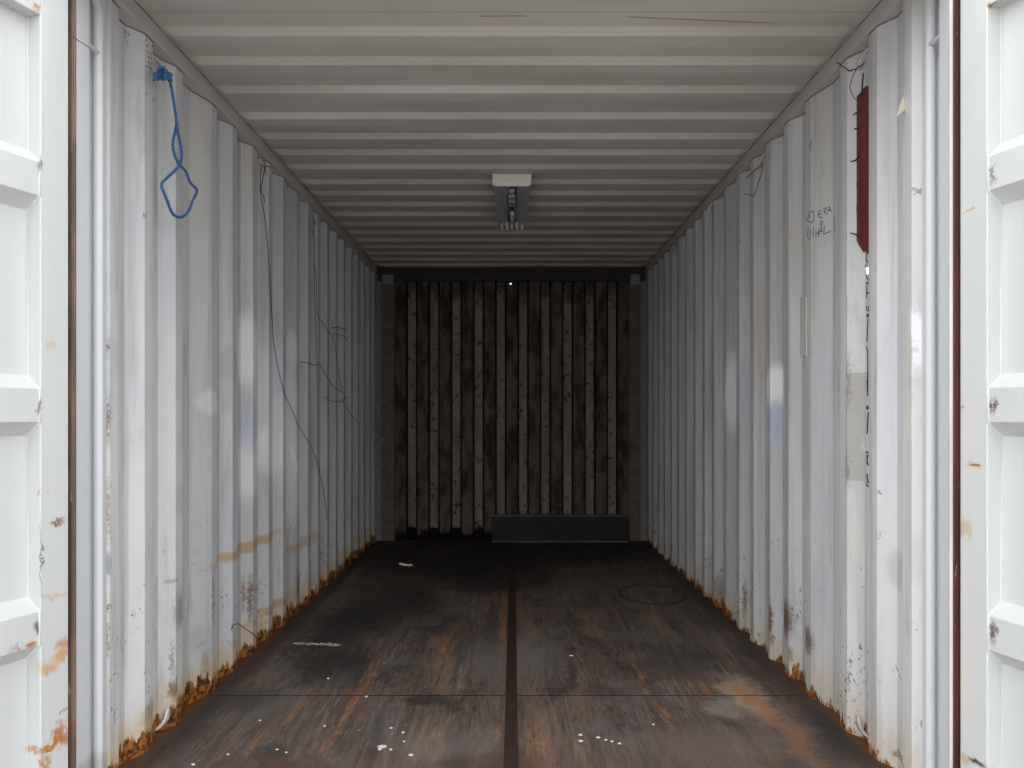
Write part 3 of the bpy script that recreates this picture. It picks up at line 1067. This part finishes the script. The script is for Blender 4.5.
# the line: down from the knot, a slim eye, then the open loop
mb = MB()
for pth in ([R(167, 77), R(170.5, 84), R(173.5, 100), R(176.5, 122), R(175.5, 130), R(173, 142), R(174, 153), R(177.5, 162), R(180.5, 166), R(186, 172), R(190.5, 183), R(197, 190.5), R(193, 200), R(188.5, 211), R(183, 216.5), R(177, 217),
             R(172, 213), R(168, 203), R(164.5, 194), R(161.5, 185), R(166, 179), R(172.5, 173), R(179, 166, 0.011), R(181.5, 156, 0.01), R(180, 142, 0.006), R(177.3, 130, 0.01), R(176.8, 122, 0.012)],):
    mb2 = braid(resample(smooth_path(pth, 6), 0.006), 0.0052)
    mb.v += mb2.v
    mb.f += mb2.f
    mb.sm += mb2.sm
mb.build('line', M_BLUE, rope)
kc = R(164.5, 76)
mb = MB()
for k in range(5):
    a = random.random() * 6
    pts = []
    for i in range(11):
        t = i / 10 * 2 * math.pi
        v = Vector((0.013 * math.cos(t), 0.020 * math.sin(t), 0.006 * math.sin(2 * t + a)))
        v.rotate(Matrix.Rotation(a, 3, 'X') @ Matrix.Rotation(k * 0.8, 3, 'Z'))
        pts.append(kc + v + Vector((0, (k - 2) * 0.010, 0.005 * (k % 2))))
    mb.tube(pts[:-1], 0.0052, 7, closed=True)
mb.build('knot', M_BLUE, rope)
for e in ([R(160, 74), R(156, 77), R(154, 80), R(154.5, 76)], [R(162, 72), R(157, 73), R(154, 74)], [R(160, 78), R(157.5, 80)]):
    MB().tube(smooth_path(e, 4), 0.0050, 7).build('frayed_end', M_BLUE, rope)

# thin blue cord further in
pts = [on_wall(x, y, 0.012) for x, y in [(312.6, 214), (314, 240), (314.5, 290), (316.3, 340), (317.5, 400), (317.6, 450), (318.5, 462)]]
base = pts[0]
cord = empty('cord', tuple(base))
tag(cord, 'thin faded blue cord hanging on the left wall deep inside', 'rope')
Y0 = sum(p.y for p in pts) / len(pts)
pts = [Vector((-XL + 0.026, -F * (-XL + 0.026) / (VX - px), 0)) for px in (312.6, 314, 314.5, 316.3, 317.5, 317.6, 318.5)]
pys = (214, 240, 290, 340, 400, 450, 462)
pts = [Vector((p.x, p.y, EYE - (q - VY) * p.y / F)) for p, q in zip(pts, pys)]
MB().tube(smooth_path(pts, 6), 0.0042, 6).build('line', M_BLUE2, cord)
mb = MB()
for s in (-1, 0, 1):
    mb.tube([pts[-1], pts[-1] + Vector((0, 0.006 * s, -0.02)), pts[-1] + Vector((0.004, 0.022 * s - 0.01, -0.045))], 0.003, 6)
mb.build('tassel', M_BLUE2, cord)
mb = MB()
mb.tube([pts[0] + Vector((0, 0, 0.0)), pts[0] + Vector((0.008, 0.02, -0.05)), pts[0] + Vector((0, -0.01, -0.10)), pts[0] + Vector((0.005, 0.012, -0.15))], 0.004, 6)
mb.build('knot', M_BLUE2, cord)


def jitter(pts):
    return [p + Vector((0, random.uniform(-1, 1) * 0.003, random.uniform(-1, 1) * 0.003)) for p in pts]


def wire(px_pts, label, r=0.0016, off=0.010, mat=None, group=None, name='wire', curved=True):
    side = -1 if px_pts[0][0] < VX else 1
    X_ = side * ((XL if side < 0 else XR) - off)
    pts = [on_x(px, py, X_) for px, py in px_pts]
    mb = MB().tube(jitter(smooth_path(pts, 5)) if curved else pts, r * 0.75, 6)
    o = mb.build(name, mat or M_WIRE, loc=tuple(pts[0]))
    tag(o, label, 'wire', group)
    return o


GW = 'loose black wires hanging on the walls'
wire([(261.5, 164), (260.3, 178), (261, 196), (264.5, 215), (267, 240), (269.5, 275), (272, 315), (273, 335), (277.5, 365), (284, 392), (291, 407), (299, 427), (309, 442), (315, 456), (318, 466), (321.5, 480), (325, 500), (327, 520)],
     'long thin black wire hanging in a sagging line down the left wall', 0.0026, group=GW)
wire([(262, 158), (265, 166), (262.5, 180), (261, 190), (263.5, 196), (264.5, 203)], 'short black wire twisted round the ring at the head of the long wire', 0.0026, 0.02, group=GW)
wire([(262, 166), (272, 166.5)], 'straight black wire end sticking out of the second left ring', 0.0026, 0.02, group=GW)
wire([(314.5, 262), (316.5, 285), (317.5, 312), (322, 322), (329, 332), (334, 342), (337, 360), (340, 380), (341.5, 392)],
     'thin dark wire running down from the blue cord to the wire tangle', 0.0026, 0.018, group=GW)
wire([(301, 362), (308, 362.5), (313, 365), (320, 364.5), (326, 375), (333, 386), (339, 391), (345, 393)], 'kinked black wire crossing the left wall behind the blue cord', 0.003, group=GW)
wire([(325, 397), (332, 401), (342, 401), (346, 396)], 'short curled wire below the kinked wire on the left wall', 0.0032, group=GW)
wire([(333, 333), (339, 335), (345, 337), (347, 341)], 'small tangle of dark wire deep on the left wall', 0.0035, group=GW)
wire([(331, 328), (337, 327), (346, 330)], 'upper strand of the dark wire tangle deep on the left wall', 0.0032, group=GW)
wire([(343, 402), (350, 413), (356, 421), (362, 424)], 'faint wire trailing toward the end wall from the curled wire', 0.0026, group=GW)
wire([(231.5, 630.5), (233.5, 624.5), (240, 625), (248, 630), (255, 636), (260, 641)], 'rusty bent wire lying against the foot of the left wall', 0.0026, 0.004, plain('rusty_wire', (0.07, 0.035, 0.025)), GW)
wire([(746, 178), (753, 172), (757, 168), (763, 163), (762, 172), (758, 184), (754, 196), (750, 195), (744.5, 194)],
     'black wire bent to a hook below the second right ring', 0.0026, 0.015, None, GW, curved=False)
wire([(837, 62), (842, 66), (849, 71), (853, 70), (859, 67), (864, 63)], 'black wire bowed across the roof rail beside the top right ring', 0.0026, 0.05, None, GW)
wire([(857, 68), (853, 76), (850, 87), (852, 94), (856, 100), (859.5, 97), (862, 92)], 'thin black wire loop hanging left of the red board', 0.0018, 0.03, None, GW)

# pale scrap of string at the far end of the left wall
M_PALE = plain('pale_string', (0.55, 0.53, 0.48), 0.7)
_sp = [at(371, 427, 7.60), at(374, 432, 7.70), at(378, 437, 7.85), at(383.5, 439, 7.98)]
_ss = empty('string_scrap', tuple(_sp[0]))
tag(_ss, 'pale scrap of string at the far end of the left wall', 'string')
MB().tube(smooth_path(_sp, 4), 0.004, 6).build('strand', M_PALE, _ss)
MB().tube([at(383.5, 439, 7.98), at(383, 441.5, 7.98), at(380, 443.5, 7.95)], 0.004, 6).build('frayed_end', M_PALE, _ss)

# black wire across the left post
o = MB().tube([at(69.5, 34, 2.46), at(76, 39, 2.465), at(82, 43, 2.468), at(90.5, 48, 2.47)], 0.0012, 6).build('wire', M_WIRE, loc=tuple(at(69.5, 34, 2.46)))
tag(o, 'thin black wire sticking across the left corner post near the top', 'wire', GW)

# ---------------------------------------------------------------- dark red board on the right wall
M_RED = seal_material('dark_red_paint', (0.125, 0.018, 0.014), (0.17, 0.032, 0.024), (0.30, 0.17, 0.14))
c = on_wall(865, 170, 0.0)
Yb = 3.085
xr = XR + 0.030
zt = lambda py, y: EYE - (py - VY) * y / F
bd = empty('board', (xr, Yb, zt(250, Yb)))
tag(bd, 'narrow dark red board pointed at its foot, hung in the right wall by wire', 'board')
# outline in the plane of the wall recess: (y, z); the near edge hides behind the ridge
far = lambda px: F * xr / (px - VX)
yl = far(858.2)
ynear = 3.02
out = [(far(869), zt(86, far(869))), (far(864), zt(92, far(864))), (far(859.2), zt(97, far(859.2))), (far(858.6), zt(130, far(858.6))), (far(857.8), zt(180, far(857.8))), (far(859.3), zt(240, far(859.3))),
       (far(862), zt(245, far(862))), (far(866.8), zt(252, far(866.8))), (ynear + 0.01, zt(246, 3.03)), (ynear, zt(240, ynear)), (ynear, zt(95, ynear))]
MB().prism(out, xr - 0.012, xr + 0.003, lambda p, q, t: (t, p, q)).build('plank', M_RED, bd, bevel=0.001)
for (ax, ay, bx_, by, ex, ey) in ((859.5, 110, 856, 113, 853, 115), (858.5, 128.5, 856, 128.5, 854, 129.5), (858.5, 156, 855.5, 160.5, 850.5, 161.5), (859, 238, 856, 234.5, 850.5, 233)):
    pts = [on_x(ax + 1, ay, xr - 0.013), on_x(bx_, by, xr - 0.025), on_x(ex, ey, xr - 0.032)]
    MB().tube(pts, [0.0030, 0.0030, 0.0022], 6).build('nail', M_WIRE, bd)
for py in (184, 208):
    a = on_x(858.6, py, xr - 0.012)
    MB().box((xr - 0.016, a.y - 0.004, a.z - 0.010), (xr - 0.004, a.y + 0.010, a.z + 0.010)).build('staple', M_RED, bd)
MB().tube([on_x(863.3, 73, xr - 0.02), on_x(862.4, 84, xr - 0.02), on_x(862, 96, xr - 0.013)], 0.0028, 6).build('hanging_wire', M_WIRE, bd)

# ---------------------------------------------------------------- writing and marks on the right wall
mb = MB()


def stroke(l, r=0.0024):
    pts = [on_wall(800 + x / 12.8, 190 + y / 12.8, 0.001) for x, y in l]
    mb.tube(pts, r, 5)


# first line: EJ ERA
stroke([(150, 300), (120, 290), (110, 320), (140, 340), (100, 355), (95, 385), (125, 405)])
stroke([(135, 272), (178, 270), (186, 320), (180, 385), (160, 418), (135, 410)])
stroke([(275, 262), (238, 275), (245, 352), (290, 348)])
stroke([(245, 312), (275, 305)])
stroke([(312, 240), (318, 315), (312, 240), (342, 225), (345, 255), (318, 275), (355, 312)])
stroke([(362, 282), (378, 210), (408, 275)])
stroke([(366, 262), (400, 255)])
# second line: INHAL with a ring over the A, and an exclamation mark
stroke([(110, 480), (105, 600), (135, 640)])
stroke([(140, 620), (135, 500), (178, 600), (175, 480)])
stroke([(208, 520), (212, 610)])
stroke([(208, 560), (245, 545)])
stroke([(242, 500), (248, 600)])
stroke([(255, 565), (280, 455), (292, 545)])
stroke([(258, 535), (290, 520)])
stroke([(262, 440), (268, 412), (285, 400), (298, 415), (292, 438), (262, 440)])
stroke([(318, 455), (310, 575), (330, 555), (398, 530)])
stroke([(442, 335), (445, 490)])
stroke([(440, 512), (448, 518), (446, 545)])
o = mb.build('writing', M_INK, wr)
o['label'] = 'handwritten marker words in two lines'

# stencilled vertical lettering, half hidden in the recess behind the ridge
mb = MB()
xs_ = XR + DEP - 0.0025


def sten(l, r=0.0035):
    pts = [on_x(x, y, xs_) for x, y in l]
    pts = [Vector((xs_, p.y, p.z)) for p in pts]
    b2 = MB()
    b2.tube(pts, r, 6)
    for v in b2.v:
        v.x = xs_ + (v.x - xs_) * 0.2
    mb.v += []
    base_ = len(mb.v)
    mb.v += b2.v
    mb.f += [tuple(i + base_ for i in f) for f in b2.f]
    mb.sm += b2.sm


sten([(868.6, 252), (867.0, 253), (866.0, 256), (866.2, 260), (867.5, 263)])
sten([(865.6, 267), (866, 264)])
sten([(866.0, 270), (866.6, 277), (868.3, 280)])
sten([(866.4, 283), (868.3, 283.2)])
sten([(866.6, 285), (866.6, 298)])
sten([(866.6, 293), (868.4, 293)])
sten([(866.4, 306), (866.8, 310), (868.3, 311), (868.5, 306)])
sten([(866.8, 315.5), (868.5, 315.5)], 0.006)
sten([(868.0, 318), (866.8, 342)], 0.004)
sten([(866.4, 347), (867.6, 351), (867.8, 372)], 0.004)
sten([(867.6, 372), (867.6, 396)], 0.005)
sten([(866.8, 380), (867.4, 392)], 0.004)
sten([(866.6, 407.5), (868.2, 407.5)], 0.007)
sten([(868.2, 412), (867.0, 434)], 0.005)
sten([(865.8, 452), (868.3, 452.5)], 0.003)
sten([(868.2, 455), (867.0, 457), (867.0, 463), (868.2, 465)], 0.005)
sten([(867.0, 474), (867.2, 479), (868.3, 483)], 0.005)
sten([(865.8, 482), (866.6, 485.5), (868.3, 486)], 0.003)
o = mb.build('stencil_lettering', M_STENCIL, wr)
o['label'] = 'black vertical stencilled characters'

# small dark stencil ticks on the left wall, top
mb = MB()
for (x0, y0) in [(145.5, 40), (146.5, 46), (148, 52), (150.5, 54), (147.7, 57), (150.2, 58.5), (147.8, 62), (150.2, 63.5), (147.6, 66.5), (150, 68.5), (145.2, 66), (145.6, 93), (152.3, 99), (151.5, 46)]:
    a = on_wall(x0, y0 - 1, 0.001)
    b = on_wall(x0 + 0.3, y0 + 1, 0.001)
    mb.tube([a, b], 0.0026, 6)
o = mb.build('stencil_ticks', M_STENCIL, wl)
o['label'] = 'rows of small black stencil ticks'

# white drips of paint on the left wall
M_DRIP = plain('white_paint', (0.8, 0.8, 0.82), 0.5)
mb = MB()
for x, y0, y1 in ((292.3, 450, 470), (294.3, 455, 474), (296.3, 462, 476), (291, 447, 460), (298, 464, 472)):
    a, b = on_wall(x, y0, 0.001), on_wall(x, y1, 0.001)
    mb.tube([a, b], [0.0035, 0.0015], 6)
o = mb.build('paint_drips', M_DRIP, wl)
o['label'] = 'thin white runs of paint'

# ---------------------------------------------------------------- stuck-on strip and peeling flap on the right wall
g = G('printed_white_tape', 0.6)
z_ = g.xyz()[2]
tick = g.math('FRACT', g.math('MULTIPLY', z_, 55))
M_TAPE = g.out(g.mix(g.step(tick, 0.86, 0.9, 0, 0.5), (0.82, 0.81, 0.78), (0.35, 0.35, 0.35)))
mb = MB()
a, b = on_wall(800.4, 297, 0.0022), on_wall(806.8, 297, 0.0022)
c_, d_ = on_wall(800.6, 356, 0.0022), on_wall(806.8, 356, 0.0022)
mb.add([a, b, d_, c_], [(0, 1, 2, 3)])
o = mb.build('tape_strip', M_TAPE, loc=tuple(c_), solid=0.0012)
tag(o, 'vertical off-white tape strip with fine ticks on the right wall', 'tape')

M_FLAP = plain('cream_tape', (0.85, 0.76, 0.63), 0.6)
Y1 = 2.80
P_ = lambda px, py, dd: at(px, py, dd)
vs = [P_(906, 88, 2.775), P_(910.5, 105, 2.765), P_(896.5, 116.5, 2.70), P_(902, 100, 2.74), P_(908.5, 96, 2.77), P_(903, 111, 2.73)]
mb = MB().add([vs[0], vs[4], vs[1], vs[5], vs[2], vs[3]], [(0, 1, 5), (1, 2, 5), (2, 3, 5), (3, 4, 5)])
o = mb.build('peeling_tape', M_FLAP, loc=tuple(vs[0]), solid=0.0015)
tag(o, 'cream scrap of tape peeling off the right wall near the post', 'tape')

# ---------------------------------------------------------------- ceiling light
Y0, Y1 = 4.90, 6.06
X0, X1 = at(492.3, 0, Y0).x, at(531.3, 0, Y0).x
cx = (X0 + X1) / 2
zb_, zt_ = 2.326, ZC - 0.0005
lt = empty('ceiling_light', (cx, Y0, zt_))
tag(lt, 'open fluorescent batten light without cover hanging from the ribbed ceiling', 'ceiling light')
g = G('speckled_white_enamel', 0.45)
M_ENAM = g.out(g.mix(g.step(g.noise(120, 4, 0.7), 0.60, 0.64), (0.78, 0.72, 0.66), (0.10, 0.08, 0.07)))
M_HOUS = plain('grey_enamel_reflector', (0.50, 0.51, 0.56), 0.4, 0, 0.12, 12)
M_HOUS2 = plain('dark_enamel_spine', (0.13, 0.12, 0.12), 0.5, 0, 0.4, 30)
M_GEAR = plain('dusty_metal', (0.42, 0.38, 0.34), 0.5, 0.1, 0.4, 60)
M_BLK = plain('burnt_plastic', (0.04, 0.033, 0.03), 0.7, 0, 0.5, 60)
M_CERAM = plain('white_ceramic', (0.72, 0.68, 0.60), 0.4)


def endcap(y0, y1, xi=0.0, zb2=zb_):
    r = 0.016
    pts = [(X0 + xi, zt_), (X0 + xi, zb2 + r)]
    pts += [(X0 + xi + r - r * math.cos(a), zb2 + r - r * math.sin(a)) for a in [math.pi / 2 * k / 5 for k in range(1, 6)]]
    pts += [(X1 - xi - r + r * math.sin(a), zb2 + r - r * math.cos(a)) for a in [math.pi / 2 * k / 5 for k in range(0, 6)]]
    pts += [(X1 - xi, zt_)]
    return MB().prism(pts, y0, y1, lambda p, q, t: (p, t, q))


endcap(Y0, Y0 + 0.022).build('end_cap', M_ENAM, lt, bevel=0.003)
mb = MB()
w = 0.0025
sh = lambda x: (cx + x)
hw = (X1 - X0) / 2 - 0.008
# housing: folded sides, top plate, sloped reflectors
mb.box((cx - hw, Y0 + 0.02, zt_ - 0.004), (cx + hw, Y1, zt_))
for s in (-1, 1):
    a, b = sorted((cx + s * hw, cx + s * (hw - w)))
    mb.box((a, Y0 + 0.02, zb_ + 0.002), (b, Y1, zt_))
    a, b = sorted((cx + s * hw, cx + s * (hw - 0.009)))
    mb.box((a, Y0 + 0.02, zb_ + 0.001), (b, Y1 - 0.02, zb_ + 0.004))
mb.build('housing', M_HOUS, lt)
for s in (-1, 1):
    mb = MB()
    prof = [(cx + s * (hw - 0.004), zb_ + 0.004), (cx + s * (hw - 0.02), zb_ + 0.03), (cx + s * 0.045, zt_ - 0.012), (cx + s * 0.028, zt_ - 0.018), (cx + s * 0.028, zt_ - 0.021),
            (cx + s * 0.046, zt_ - 0.015), (cx + s * (hw - 0.018), zb_ + 0.026), (cx + s * (hw - 0.001), zb_ + 0.004)]
    prof = [(p, q) for p, q in prof]
    mb.prism(prof, Y0 + 0.022, Y1 - 0.04, lambda p, q, t: (p, t, q))
    mb.build('reflector', M_HOUS, lt)
MB().box((cx - 0.029, Y0 + 0.022, zt_ - 0.024), (cx + 0.029, Y1 - 0.03, zt_ - 0.005)).build('spine', M_HOUS2, lt)
gy = [(0.05, 0.10, 0.017, M_GEAR, 'terminal_block'), (0.16, 0.27, 0.013, M_BLK, 'starter_socket'), (0.19, 0.24, 0.015, M_CERAM, 'connector'), (0.34, 0.42, 0.02, M_GEAR, 'bracket'),
      (0.46, 0.58, 0.021, M_GEAR, 'ballast'), (0.62, 0.72, 0.016, M_BLK, 'socket'), (0.80, 0.90, 0.011, M_CERAM, 'connector'), (0.93, 1.08, 0.009, M_CERAM, 'lamp_holder')]
for a, b, h, m, nm in gy:
    mb = MB().box((cx - h, Y0 + a, zt_ - 0.044 + (0.01 if m is M_BLK else 0)), (cx + h, Y0 + b, zt_ - 0.02))
    mb.box((cx - h * 0.6, Y0 + a - 0.01, zt_ - 0.034), (cx + h * 0.6, Y0 + a, zt_ - 0.02))
    mb.build(nm, m, lt, bevel=0.002)
for k, (x_, a, b) in enumerate(((-0.022, 0.05, 0.3), (0.021, 0.12, 0.55), (-0.020, 0.4, 0.85), (0.018, 0.6, 1.05))):
    pts = [Vector((cx + x_ + random.uniform(-0.006, 0.006), Y0 + a + (b - a) * i / 7, zt_ - 0.032 + random.uniform(-0.006, 0.006))) for i in range(8)]
    MB().tube(smooth_path(pts, 3), 0.0026, 6).build('lead_wire', (M_CERAM, M_BLK, M_GEAR, M_CERAM)[k], lt)
for x_, h in ((-0.066, 0.026), (-0.034, 0.018), (0.0, 0.030), (0.032, 0.016), (0.068, 0.022)):
    mb = MB().box((cx + x_ - 0.006, Y1 - 0.03, zb_ - 0.004), (cx + x_ + 0.006, Y1 - 0.004, zb_ + h + 0.01))
    mb.box((cx + x_ - 0.009, Y1 - 0.03, zb_ + h), (cx + x_ + 0.009, Y1 - 0.004, zt_ - 0.003))
    mb.build('contact_clip', M_CERAM, lt, bevel=0.002)

# ---------------------------------------------------------------- steel channel at the end wall
yc = 7.985
a, b = at(488.5, 0, yc).x, at(628.5, 0, yc).x
z0, z1 = 0.0, EYE - (515.3 - VY) * yc / F
ch = empty('steel_channel', ((a + b) / 2, yc + 0.04, 0))
tag(ch, 'dark steel channel lying on its edge against the foot of the end wall', 'steel channel')
MB().box((a + 0.03, yc + 0.012, 0.002), (b, yc + 0.020, z1 - 0.002)).build('web', M_STEEL, ch)
M_EDGE = plain('rubbed_steel_edge', (0.15, 0.14, 0.13), 0.6, 0.0, 0.3, 40)
MB().box((a, yc, z1 - 0.009), (b, yc + 0.09, z1)).build('flange', M_EDGE, ch, bevel=0.002)
MB().box((a + 0.03, yc, 0.0), (b, yc + 0.09, 0.010)).build('flange', M_EDGE, ch, bevel=0.002)

# ---------------------------------------------------------------- litter on the floor
GF = 'loose paint flakes scattered on the front of the floor'
M_FLAKE = plain('pale_paint_flake', (0.72, 0.66, 0.55), 0.7)


def flake(px, py, r, label, h=0.003, mat=M_FLAKE, name='paint_flake', cat='paint flake', group=GF):
    c = on_floor(px, py)
    n = random.randint(6, 8)
    poly = []
    for k in range(n):
        t = 2 * math.pi * k / n
        q = r * random.uniform(0.6, 1.15)
        poly.append((q * math.cos(t) * 1.15, q * math.sin(t) * 0.9))
    tilt = random.uniform(-0.12, 0.12)
    mb = MB().prism(poly, 0.0, h, lambda p, q, t: (c.x + p, c.y + q, 0.0006 + t + max(0, tilt * p)))
    o = mb.build(name, mat, loc=tuple(c))
    return tag(o, label, cat, group)


flake(382, 747, 0.017, 'largest cream paint flake lying front left of the floor strip')
flake(379.5, 750, 0.007, 'cream crumb touching the largest paint flake on its near side')
flake(411, 755.5, 0.008, 'second largest flake, right of the biggest one near the frame edge')
flake(391.5, 728.5, 0.006, 'small pale flake directly behind the largest one')
for px, py, r in ((580.5, 735.5, 0.007), (581.5, 741.5, 0.008), (598, 738, 0.006), (606, 740.5, 0.005), (612, 742, 0.005), (619.5, 744, 0.006)):
    flake(px, py, r, 'tiny pale flake in the cluster right of the floor strip')
for px, py, r in ((366.5, 697, 0.006), (404, 742, 0.005), (391, 750, 0.005), (260, 721, 0.004), (286, 753, 0.004), (324.5, 726.5, 0.004), (328, 679, 0.005), (193, 765, 0.006), (403, 733, 0.005), (228, 755, 0.004), (277, 750, 0.004)):
    flake(px, py, r, 'tiny pale flake scattered on the floor left of the strip')
flake(653, 725, 0.005, 'single tiny pale flake far right of the floor cluster')
flake(571.5, 656, 0.008, 'pale speck alone on the floor midway down on the right')

c = on_floor(406, 566)
mb = MB()
pts = [(-0.055, 0.01), (-0.04, 0.035), (-0.015, 0.03), (0.0, 0.01), (0.045, 0.012), (0.05, -0.01), (0.0, -0.02), (-0.045, -0.02)]
mb.prism(pts, 0, 0.012, lambda p, q, t: (c.x + p, c.y + q, 0.001 + t + (0.01 if p < -0.02 else 0)))
o = mb.build('paper_scrap', M_FLAKE, loc=tuple(c), bevel=0.003)
tag(o, 'crumpled pale scrap of paper on the dark floor near the end wall', 'paper')

for ob in bpy.data.objects:
    if '_b' in ob:
        del ob['_b']
